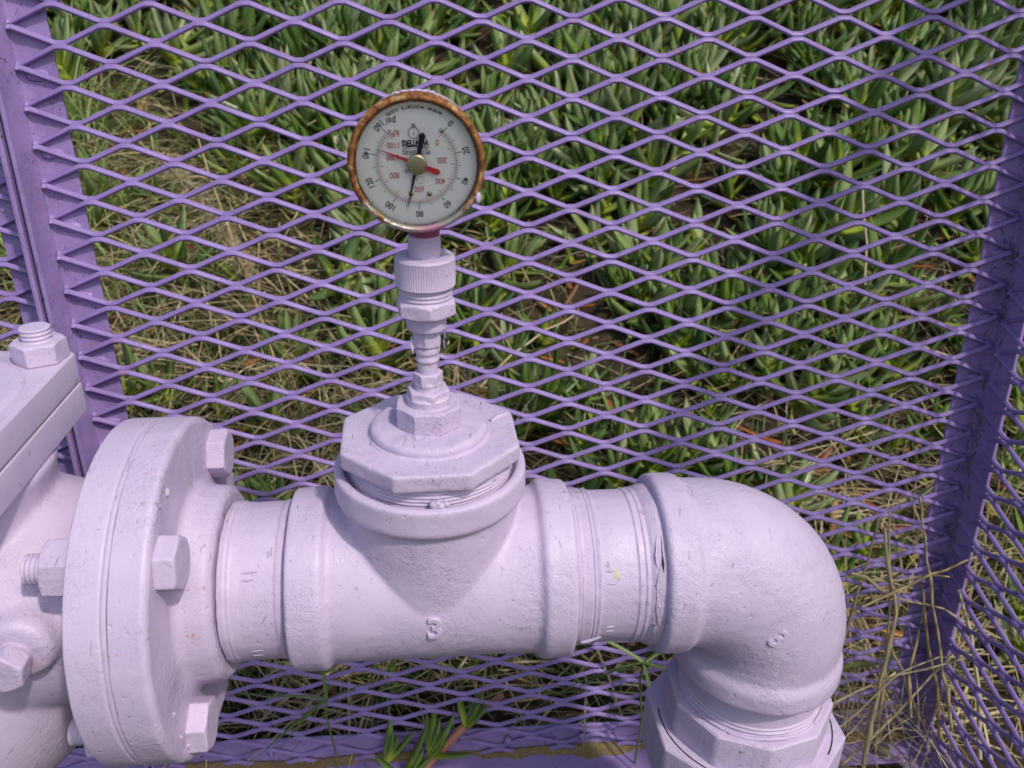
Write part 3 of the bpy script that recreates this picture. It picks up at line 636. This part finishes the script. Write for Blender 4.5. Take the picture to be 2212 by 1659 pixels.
s = 'www.winters.com'; wid = {'w': 1.45, 'm': 1.6, '.': .62, 'i': .5, 't': .65, 'r': .75}; tot = sum(wid.get(ch, 1.08) for ch in s); a = -tot / 2
for ch in s:
    wch = wid.get(ch, 1.08); th = (a + wch / 2) * 1.62 / 24.3; a += wch
    put(K, ch, 24.2 * math.sin(th), -24.2 * math.cos(th), 3.0, th, .02)
pb = obj('printing', finish(K, 0), M['ink'], dial); pr_ = obj('printing', finish(RD, 0), M['ink_red'], dial)
def needle(bm, tip, tail, w0, w1, lift, tailw):
    tip, tail = Vector(tip), Vector(tail); d = (tip - tail).normalized(); n = Vector((-d.y, d.x)); z0, z1 = lift, lift + .5
    pts = [tip, n * w0 + d * 4, n * w0 - d * 2, tail + n * tailw + d * 1.2, tail, tail - n * tailw + d * 1.2, -n * w0 - d * 2, -n * w0 + d * 4]
    A = [bm.verts.new(DM(p.x, p.y, 0, z1) @ Vector((0, 0, 0))) for p in pts]; B = [bm.verts.new(DM(p.x, p.y, 0, z0) @ Vector((0, 0, 0))) for p in pts]
    bm.faces.new(A); bm.faces.new(list(reversed(B)))
    for k in range(8): bm.faces.new((A[k], A[(k + 1) % 8], B[(k + 1) % 8], B[k]))
bm = bmesh.new(); needle(bm, (5.6, 21.4), (-3.5, -13.6), .75, 1, 1.1, 1.45); o = obj('pointer', finish(bm, 30), M['pointer_black'], gauge); o.matrix_local = GM; o['label'] = 'black pointer of the gauge'
bm = bmesh.new(); needle(bm, (17.0, -7.0), (-10.4, 4.4), .8, 1, 2.0, 1.35); o = obj('pointer', finish(bm, 30), M['pointer_red'], gauge); o.matrix_local = GM; o['label'] = 'thin red pointer of the gauge'
o = part('hub', M['brass'], gauge, lambda b: lathe(b, [(DF, 0), (DF, 3.6), (DF + 2, 3.6), (DF + 2.2, 4.5), (DF + 4.3, 4.5), (DF + 4.7, 4.1), (DF + 4.7, 0)], '-y', 64, r=.0002)); o.matrix_local = GM
for (x, y, r) in ((3.5, 13.7, 1.2), (-5, 13.9, 1.2), (-11.6, -13.9, 1.0)):
    o = part('dial_screw', M['brass'], dial, lambda b: lathe(b, [(DF - .2, 0), (DF - .2, r), (DF + .5, r), (DF + .8, r * .5), (DF + .8, 0)], '-y', 20, (-x, -y), .0002))
pb.matrix_local = pr_.matrix_local = Matrix.Identity(4)
o = part('glass', M['glass'], gauge, lambda b: lathe(b, [(18.4, 0), (18.4, 27.7)], '-y', 96, r=0)); o.matrix_local = GM
bead('paint_blob', (25.0, -19.0, GZ - 14.6), 2.3, gauge, M['paint'], (.65, .7, 1.35), 5)
for k in range(6): bead('paint_blob', (-10 + k * 3.0, -10.5 + .3 * k, GZ + math.sqrt(31 ** 2 - (-8 + k * 3) ** 2) - .2), 1.6, gauge, M['paint'], (1.3, .8, .35), 40 + k)

# ------------------------------------------------------------ plants on the bank
def leaf(L, W, lean, curve, az, base=(0, 0, 0), rnd=.5, seg=5, thick=.55, yaw=0):
    """one fleshy leaf with a keel below and a shallow groove above"""
    s = np.linspace(0, 1, seg + 1); w = W * np.array([.8, 1, 1, .92, .66, .05])[:seg + 1] if seg == 5 else W * np.sin(np.pi * (.12 + .88 * s)) ** .6
    ang = lean + curve * s                                   # angle above the horizontal
    d = np.stack([np.cos(ang), np.sin(ang)], 1) * (L / seg); p = np.vstack([[0, 0], np.cumsum(d[1:], 0)])
    nr = np.stack([-np.sin(ang), np.cos(ang)], 1)
    V = np.zeros((seg + 1, 4, 3))
    for k, (u, h) in enumerate(((-.5, .06), (0, -.06), (.5, .06), (0, -thick))):
        V[:, k, 0] = p[:, 0] + nr[:, 0] * h * w; V[:, k, 2] = p[:, 1] + nr[:, 1] * h * w; V[:, k, 1] = u * w
    ca, sa = math.cos(az), math.sin(az); V = V.reshape(-1, 3); x = V[:, 0] * ca - V[:, 1] * sa; y = V[:, 0] * sa + V[:, 1] * ca
    V = np.stack([x, y, V[:, 2]], 1) + np.array(base)
    F = [(i * 4 + q, i * 4 + (q + 1) % 4, (i + 1) * 4 + (q + 1) % 4, (i + 1) * 4 + q) for i in range(seg) for q in range(4)]
    return V, np.array(F), np.stack([np.full(len(V), rnd), np.repeat(s, 4)], 1)
def shoot_leaves(rr, pairs, L, spread=1.0):
    out = []; az = rr.uniform(0, 6.28); rnd0 = rr.uniform(.1, .9)
    for k in range(pairs):
        f = k / max(1, pairs - 1); z = .010 + .026 * f * L / .07
        for s in (0, math.pi):
            lean = R(16 + 56 * f + rr.uniform(-14, 14)) / spread; l = L * (1.0 - .35 * f * f) * rr.uniform(.8, 1.12)
            out.append(leaf(l, l * rr.uniform(.175, .235), lean, R(rr.uniform(14, 42)) * (1 - .5 * f), az + s + rr.uniform(-.25, .25), (0, 0, z), min(1, max(0, rnd0 + rr.uniform(-.16, .16)))))
        az += math.pi / 2 + rr.uniform(-.3, .3)
    return out
def rot_to(up, spin):
    up = Vector(up).normalized(); q = Vector((0, 0, 1)).rotation_difference(up); return (q.to_matrix() @ Matrix.Rotation(spin, 3, 'Z'))
protos = []
for k in range(14):
    rr = random.Random(100 + k); b = Bag()
    lv = []
    for V, F, U in shoot_leaves(rr, rr.choice([4, 5, 5, 6]), rr.uniform(.078, .118), rr.uniform(.9, 1.3)):
        b.add(V, F, U); one = Bag(); one.add(V, F, U); lv.append(one.mesh('leaf')); lv[-1].materials.append(M['leaf'])
    V, F = tube_np([(0, 0, -.03), (0, 0, .0), (.001, 0, .045)], [.004, .0045, .002], 5); b.add(V, F, np.tile([[.5, .05]], (len(V), 1))); one = Bag(); one.add(V, F, np.tile([[.5, .05]], (len(V), 1))); sm = one.mesh('stem'); sm.materials.append(M['leaf'])
    protos.append((np.concatenate(b.V), np.concatenate(b.F), np.concatenate(b.U), (lv, sm)))
def density(x, y):
    """how thickly the ice plant covers the bank at a spot"""
    d = np.ones_like(x)
    d = np.where((x < -.20 - (y - 1.0) * .22) & (y < 1.46), .13, d)         # thin, dry patch at the left
    d = np.where((x < -.05) & (y < 1.12), .22, d)
    d = np.where((x > .36) & (y < 1.05), .34, d)                          # dry grass by the right corner
    d = np.where(y < .82, d * .5, d)
    d = np.where((x < -.50) & (y > 1.12) & (y < 1.62), .10, d)
    return d
def clump(x, y): return np.clip(.62 + .75 * np.sin(x * 9.3 + 1.7 * np.sin(y * 6.1)) * np.sin(y * 8.7 + 1.3 * np.sin(x * 5.2)) + .25 * np.sin(x * 23 + y * 17), .22, 1)
N = 6400; px = rng.uniform(-1.5, 1.5, N); py = .66 + rng.beta(1.25, 1.25, N) * 2.0
keep = rng.uniform(0, 1, N) < density(px, py) * clump(px, py) * np.where((px > -.1) & (py < 1.32), .62, .80); px, py = px[keep], py[keep]; pz = bank(px, py)
scl = np.where(py > 1.35, 1.0, .62 + .38 * np.clip((py - .75) / .6, 0, 1)) * rng.uniform(.72, 1.15, len(px))
# which ones show largest: near, and inside the view
vis = (np.abs(px) < .62 * (py * .903 + .35)) & (py < 1.85); dist = np.hypot(px * .6, py) / scl
order = np.argsort(np.where(vis, dist, 99)); single = set(order[:290].tolist())
stuff = Bag(); first = {}
for i in range(len(px)):
    k = int(rng.integers(len(protos))); V, F, U, me = protos[k]
    up = (rng.normal(0, .22), -.18 + rng.normal(0, .2), 1); m3_ = rot_to(up, rng.uniform(0, 6.28)); s = float(scl[i])
    lift = rng.uniform(-.01, .025) * (1 if py[i] > 1.2 else .5)
    if i in single:
        o = bpy.data.objects.new('ice_plant', None); col.objects.link(o); o.empty_display_size = .02
        for q in me[0] + [me[1]]:
            c = bpy.data.objects.new(q.name.split('.')[0], q); col.objects.link(c); c.parent = o
        o.matrix_world = Matrix.Translation((px[i], py[i], pz[i] + lift)) @ (m3_ * s).to_4x4()
        col_ = px[i] / (py[i] * .903 + .3)                 # rough side of the bank
        side = 'far left' if col_ < -.38 else 'left of the gauge' if col_ < -.17 else 'behind the gauge' if col_ < -.03 else 'right of the gauge' if col_ < .2 else 'above the elbow' if col_ < .42 else 'near the corner post'
        row = 'in the upper mat' if py[i] > 1.35 else 'halfway down the bank' if py[i] > 1.05 else 'low on the bank'
        tag(o, 'green fleshy ice plant shoot %s, %s' % (row, side), 'plant', 'ice plant shoots %s, %s' % (row, side))
    else:
        A = np.array(m3_) * s; stuff.add(V @ A.T + np.array([px[i], py[i], pz[i] + lift]), F, U)
# thicken the mat with single leaves between the shoots
N = 1300; qx = rng.uniform(-1.4, 1.4, N); qy = .68 + rng.uniform(0, 1.6, N); kp = rng.uniform(0, 1, N) < density(qx, qy) * .8; qx, qy = qx[kp], qy[kp]; qz = bank(qx, qy)
for i in range(len(qx)):
    V, F, U = leaf(rng.uniform(.06, .11), rng.uniform(.009, .014), R(rng.uniform(0, 70)), R(rng.uniform(0, 35)), rng.uniform(0, 6.28), (qx[i], qy[i], qz[i] + rng.uniform(0, .02)), rng.uniform(0, 1)); stuff.add(V, F, U)
o = obj('ice_plant_mat', stuff.mesh(), M['leaf']); tag(o, 'dense mat of green fleshy ice plant covering the bank', 'ground cover', kind='stuff')
old = Bag()
for i in range(420):
    x, y = rng.uniform(-1.0, 1.0), .7 + rng.beta(1, 1.6) * 1.3
    V, F, U = leaf(rng.uniform(.04, .085), rng.uniform(.008, .013), R(rng.uniform(-15, 25)), R(rng.uniform(-10, 30)), rng.uniform(0, 6.28), (x, y, float(bank(x, y)) + rng.uniform(.002, .02)), rng.uniform(0, 1)); old.add(V, F, U)
o = obj('withered_leaves', old.mesh(), M['leaf_old']); tag(o, 'withered orange and red leaves scattered among the green', 'leaf litter', kind='stuff')

def blade(L, W, p, az, lean, curve, rnd, seg=4, droop=0, flat=False):
    s = np.linspace(0, 1, seg + 1); ang = lean + curve * s; d = np.stack([np.cos(ang), np.sin(ang)], 1) * (L / seg)
    q = np.vstack([[0, 0], np.cumsum(d[1:], 0)]); w = W * (1 - s ** 2 * .85)
    sid = np.array([-math.sin(az), math.cos(az), 0]); fw = np.array([math.cos(az), math.sin(az), 0])
    c_ = q[:, :1] * fw + q[:, 1:] * np.array([0, 0, 1]); tw = rng.uniform(-.8, .8)
    sd = sid * math.cos(tw) + np.array([0, 0, 1]) * math.sin(tw)
    up = np.cross(fw, sd) * .35
    V = np.stack([c_ - sd * w[:, None] / 2, c_ + up * w[:, None] / 2, c_ + sd * w[:, None] / 2], 1).reshape(-1, 3) + np.array(p)
    F = [(i * 3 + k, i * 3 + k + 1, (i + 1) * 3 + k + 1, (i + 1) * 3 + k) for i in range(seg) for k in (0, 1)]
    return V, np.array(F), np.stack([np.full(len(V), rnd), np.repeat(s, 3)], 1)
def scatter(bag, n, fx, fy, L, W, lean, curve, dens=None, lift=(0, .02), seg=4, rn=(0, 1)):
    k = 0
    while k < n:
        x, y = fx(), fy()
        if dens and rng.uniform() > dens(x, y): continue
        z = float(bank(x, y)); V, F, U = blade(rng.uniform(*L), rng.uniform(*W), (x, y, z + rng.uniform(*lift)), rng.uniform(0, 6.28), R(rng.uniform(*lean)), R(rng.uniform(*curve)), rng.uniform(*rn), seg); bag.add(V, F, U); k += 1
dry = lambda x, y: 1.0 if density(np.array(x), np.array(y)) < .6 else .25
U_ = rng.uniform
b = Bag(); scatter(b, 3000, lambda: U_(-1.1, .0), lambda: U_(.64, 1.5), (.07, .20), (.0014, .0034), (-8, 45), (-50, 20), dry, (.004, .04)); scatter(b, 4600, lambda: U_(-1.2, 1.2), lambda: U_(.62, 1.75), (.06, .18), (.0014, .0032), (-12, 30), (-45, 25), dry, (.001, .03)); 
scatter(b, 900, lambda: U_(.30, .95), lambda: U_(.64, 1.25), (.06, .17), (.0010, .0020), (-5, 60), (-60, 20), None, (.001, .05), 5)
o = obj('dry_grass', b.mesh(), M['straw']); tag(o, 'tangled tan dry grass lying over the soil', 'dry grass', kind='stuff')
b = Bag(); scatter(b, 5200, lambda: U_(-1.2, 1.2), lambda: U_(.61, 1.8), (.03, .11), (.0012, .0036), (-12, 15), (-20, 20), None, (.0, .014), 3)
o = obj('dead_stems', b.mesh(), M['litter']); tag(o, 'dark broken stems and litter on the soil between plants', 'litter', kind='stuff')
b = Bag(); scatter(b, 3200, lambda: U_(-1.2, .1), lambda: U_(.64, 1.5), (.05, .15), (.0012, .0026), (25, 85), (-40, 10), lambda x, y: 1 if density(np.array(x), np.array(y)) < .6 else .3, (0, .01), 5)
scatter(b, 700, lambda: U_(.0, 1.1), lambda: U_(.64, 1.2), (.05, .16), (.0012, .0024), (20, 85), (-40, 10), None, (0, .01), 5)
o = obj('green_grass', b.mesh(), M['grass']); tag(o, 'thin green grass blades growing through the dry patch', 'grass', kind='stuff')

def strands(name, label, cat, origin, blades, mat, group=None):
    e = empty(name, label, cat, Matrix.Translation(origin), group)
    for pts, r in blades:
        V, F = tube_np(pts, r, 6); U = np.stack([np.full(len(V), random.random()), np.repeat(np.linspace(0, 1, len(pts)), 6)], 1); bb = Bag(); bb.add(V, F, U); obj('stem', bb.mesh(), mat, e)
    return e
# pale arching grass clumps at the upper left
for gi, (cx, cy, n, lbl) in enumerate(((-.74, 1.52, 150, 'pale arching grass clump highest by the left post'), (-.69, 1.40, 190, 'fountain of pale grass beside the left post, middle clump'), (-.62, 1.28, 120, 'small pale grass clump lowest by the left post'))):
    b = Bag(); cz = float(bank(cx, cy))
    for i in range(n):
        V, F, U = blade(rng.uniform(.15, .28), rng.uniform(.0018, .0030), (rng.normal(0, .03), rng.normal(0, .03), 0), rng.uniform(0, 6.28), R(rng.uniform(45, 88)), R(-rng.uniform(40, 120)), rng.uniform(), 7); b.add(V, F, U)
    o = obj('grass_clump', b.mesh(), M['grass_pale']); o.location = (cx, cy, cz); tag(o, lbl, 'grass')
# seed plume of a dry grass
b = Bag(); P = [np.array([.0, 0, 0]), np.array([.01, -.01, .06]), np.array([-.015, -.02, .13]), np.array([-.045, -.03, .20]), np.array([-.075, -.045, .245])]
pl = empty('seed_plume', 'pale feathery seed plume of dry grass in the left dry patch', 'seed head', Matrix.Translation((-.395, 1.19, float(bank(-.395, 1.19)))))
V, F = tube_np(P, [.0012] * 5, 5); bb = Bag(); bb.add(V, F, np.tile([[.75, .5]], (len(V), 1))); obj('stalk', bb.mesh(), M['straw'], pl)
for i in range(620):
    s = rng.uniform(.28, 1) * 3.999; k = int(s); p = P[k] * (1 - s + k) + P[k + 1] * (s - k)
    V, F, U = blade(rng.uniform(.016, .036), .0011, p, rng.uniform(0, 6.28), R(rng.uniform(-10, 80)), R(rng.uniform(-50, 20)), rng.uniform(.5, .72), 3); b.add(V, F, U)
o = obj('awns', b.mesh(), M['straw'], pl); o['kind'] = 'stuff'
# long dry stalks standing in the right corner, inside the cage
def C2W(x, y, z): return tuple(CAGE @ Vector((x * mm, y * mm, z * mm)))
st = [([(590, -38, -640), (596, -30, -540), (604, -22, -440), (618, -14, -330), (622, -12, -260)], 1.7, 'straightest tan dry stalk leaning by the corner post'),
      ([(628, -52, -640), (632, -44, -560), (640, -34, -470), (645, -28, -400), (634, -22, -330), (626, -18, -270)], 2.2, 'thickest tan dry stalk with leaf sheaths by the corner post'),
      ([(700, -60, -560), (690, -45, -480), (676, -30, -380), (664, -18, -290), (655, -12, -230)], 1.5, 'tan dry stalk crossing the corner post from lower right'),
      ([(672, -40, -560), (668, -30, -500), (672, -24, -430), (680, -20, -400)], 1.6, 'short kinked dry stalk in front of the corner post'),
      ([(600, -24, -330), (640, -22, -372), (690, -26, -400), (735, -40, -430)], 1.4, 'pale dry blade lying slantwise across the corner post'),
      ([(612, -30, -380), (655, -26, -352), (700, -26, -318), (740, -34, -290)], 1.3, 'tan dry stalk rising to the right across the corner post'),
      ([(610, -20, -352), (650, -20, -350), (690, -24, -346)], 1.3, 'short level dry stalk across the corner post'),
      ([(560, -60, -630), (600, -50, -560), (650, -40, -490), (720, -50, -440)], 1.1, 'thin dark twig rising to the right at the cage corner'),
      ([(640, -30, -430), (668, -30, -520), (690, -34, -590)], 1.0, 'thin bent dry stem below the stalks at the corner'),
      ([(725, -70, -600), (716, -60, -500), (704, -48, -410), (690, -40, -350)], 1.9, 'grey dry stalk nearest the end panel')]
st += [([(650, -30, -640), (646, -26, -500), (640, -20, -360), (630, -14, -250)], 1.3, 'slim pale stalk just left of the corner post foot'),
       ([(706, -44, -640), (694, -34, -520), (676, -26, -420), (668, -20, -360)], 1.7, 'pale stalk leaning left over the corner post foot'),
       ([(570, -40, -560), (620, -34, -520), (690, -34, -470), (735, -44, -455)], 1.1, 'thin pale stalk lying low across the corner post'),
       ([(610, -46, -640), (660, -36, -560), (700, -34, -470), (722, -40, -400)], 1.4, 'brown stalk slanting right in front of the corner post')]
for pts, r, lbl in st:
    W = [Vector(C2W(p[0], p[1], -640 + (p[2] + 640) * .66)) for p in pts]; o0 = W[0]; fine = []
    for a, bq in zip(W, W[1:]):
        for s in (0, .34, .67): fine.append(a.lerp(bq, s) + Vector((random.uniform(-.0015, .0015),) * 3))
    fine.append(W[-1]); rad = [r * mm * (1 - .45 * i / len(fine)) * (1.45 if i % 5 == 2 else 1) for i in range(len(fine))]
    strands('dry_stalk', lbl, 'dry stalk', o0, [([tuple(p - o0) for p in fine], rad)], M['straw'], 'dry stalks in the right corner')
b = Bag()
for i in range(220):
    p = C2W(rng.uniform(560, 720), -rng.uniform(6, 55), rng.uniform(-645, -590)); V, F, U = blade(rng.uniform(.04, .13), rng.uniform(.0006, .0013), p, rng.uniform(0, 6.28), R(rng.uniform(-20, 80)), R(rng.uniform(-90, 60)), rng.uniform(), 6); b.add(V, F, U)
o = obj('corner_straw', b.mesh(), M['straw']); tag(o, 'nest of thin straw at the foot of the corner post', 'straw', kind='stuff')
b = Bag()
for i in range(420):
    z = rng.uniform(-560, 60); dx = abs(rng.normal(0, 5)); side = rng.uniform() < .6
    p = C2W(xs1 - 4 - dx, 1.2, z) if side else C2W(xs1 - 4.2, -3 - dx, z)
    V, F, U = blade(rng.uniform(.004, .016), rng.uniform(.0006, .0014), p, rng.uniform(0, 6.28), R(rng.uniform(-80, 80)), R(rng.uniform(-60, 60)), rng.uniform(), 3); b.add(V, F, U)
o = obj('post_debris', b.mesh(), M['litter']); tag(o, 'dark crumbs and plant debris caught in the corner post fold', 'debris', kind='stuff')
# creeping ice plant growing through the mesh at the bottom
cp = empty('creeping_ice_plant', 'ice plant runner with pink stem creeping over the purple bottom rail', 'plant', Matrix.Translation(C2W(150, -20, -640)))
cinv = cp.matrix_world.inverted()
path = [C2W(292, 16, -592), C2W(272, 6, -600), C2W(250, -6, -612), C2W(225, -22, -628), C2W(200, -34, -648)]
V, F = tube_np([tuple(cinv @ Vector(p)) for p in path], [.0034, .0040, .0042, .0040, .0034], 9); bb = Bag(); bb.add(V, F, np.stack([np.full(len(V), .3), np.repeat(np.linspace(0, 1, 5), 9)], 1)); obj('stem', bb.mesh(), M['stem'], cp)
rr = random.Random(5)
for (p, L0, n) in ((C2W(222, -26, -622), .052, 6), (C2W(196, -34, -640), .055, 7), (C2W(256, -8, -606), .050, 6), (C2W(180, -22, -630), .045, 4)):
    for k in range(n):
        V, F, U = leaf(L0 * rr.uniform(.6, .95), .0075, R(rr.uniform(15, 65)), R(rr.uniform(0, 35)), rr.uniform(0, 6.28), tuple(cinv @ Vector(p)), rr.uniform(.85, 1)); bb = Bag(); bb.add(V, F, U); obj('leaf', bb.mesh(), M['leaf'], cp)
# green grass sprigs in front of the lower mesh
for lbl, p, specs in (('spray of long green grass blades under the elbow collar', C2W(418, -30, -520), ((200, .11, 12, -40), (160, .10, 30, -30), (25, .11, 25, -55), (-20, .10, 5, -50), (10, .07, 45, -20), (185, .07, -10, -25), (-60, .13, -60, -20))),
                      ('slender green grass stem below the left end of the tee', C2W(128, -14, -560), ((200, .08, -30, -10), (170, .07, 10, -40), (215, .06, -20, -25), (20, .05, 15, -10), (90, .07, 80, 0)))):
    e = empty('grass_sprig', lbl, 'grass', Matrix.Translation(p))
    stem = [(0, 0, -.13), (.003, 0, -.07), (-.002, 0, -.02), (0, 0, .0)]
    V, F = tube_np(stem, [.0011, .001, .001, .0008], 6); bb = Bag(); bb.add(V, F, np.stack([np.full(len(V), .4), np.repeat(np.linspace(0, 1, 4), 6)], 1)); obj('stem', bb.mesh(), M['grass'], e)
    for az, L0, le, cu in specs:
        V, F, U = blade(L0, .0035, (0, 0, 0), R(az), R(le), R(cu), random.random(), 8); bb = Bag(); bb.add(V, F, U); obj('blade', bb.mesh(), M['grass'], e)
# pale dry stems criss-crossing the left patch and the mat
for lbl, a, bq, r in (('long pale dry stem slanting down through the left dry patch', (-.52, 1.42, .10), (-.30, 1.02, .02), .0016), ('short level dry stem in the upper left mat', (-.60, 1.55, .07), (-.42, 1.55, .075), .0012),
                   ('upright dry stem standing in the right half of the mat', (.50, 1.20, .20), (.52, 1.10, .0), .0016), ('bone pale forked stem above the elbow', (.26, .98, .03), (.40, .92, .06), .0015),
                   ('pale dry stem slanting behind the gauge fittings', (-.05, 1.05, .04), (.10, 1.16, .09), .0014), ('grey dry stem lying below the left dry patch', (-.45, .95, .02), (-.30, .86, .03), .0017)):
    A = Vector((a[0], a[1], float(bank(a[0], a[1])) + a[2])); B = Vector((bq[0], bq[1], float(bank(bq[0], bq[1])) + bq[2]))
    pts = [A.lerp(B, s) + Vector((random.uniform(-.003, .003), 0, random.uniform(-.003, .003) + .012 * math.sin(s * 3.1))) - A for s in np.linspace(0, 1, 7)]
    strands('dry_twig', lbl, 'dry twig', A, [([tuple(p) for p in pts], [r, r * 1.1, r, r * 1.15, r, r * .9, r * .6])], M['straw'])
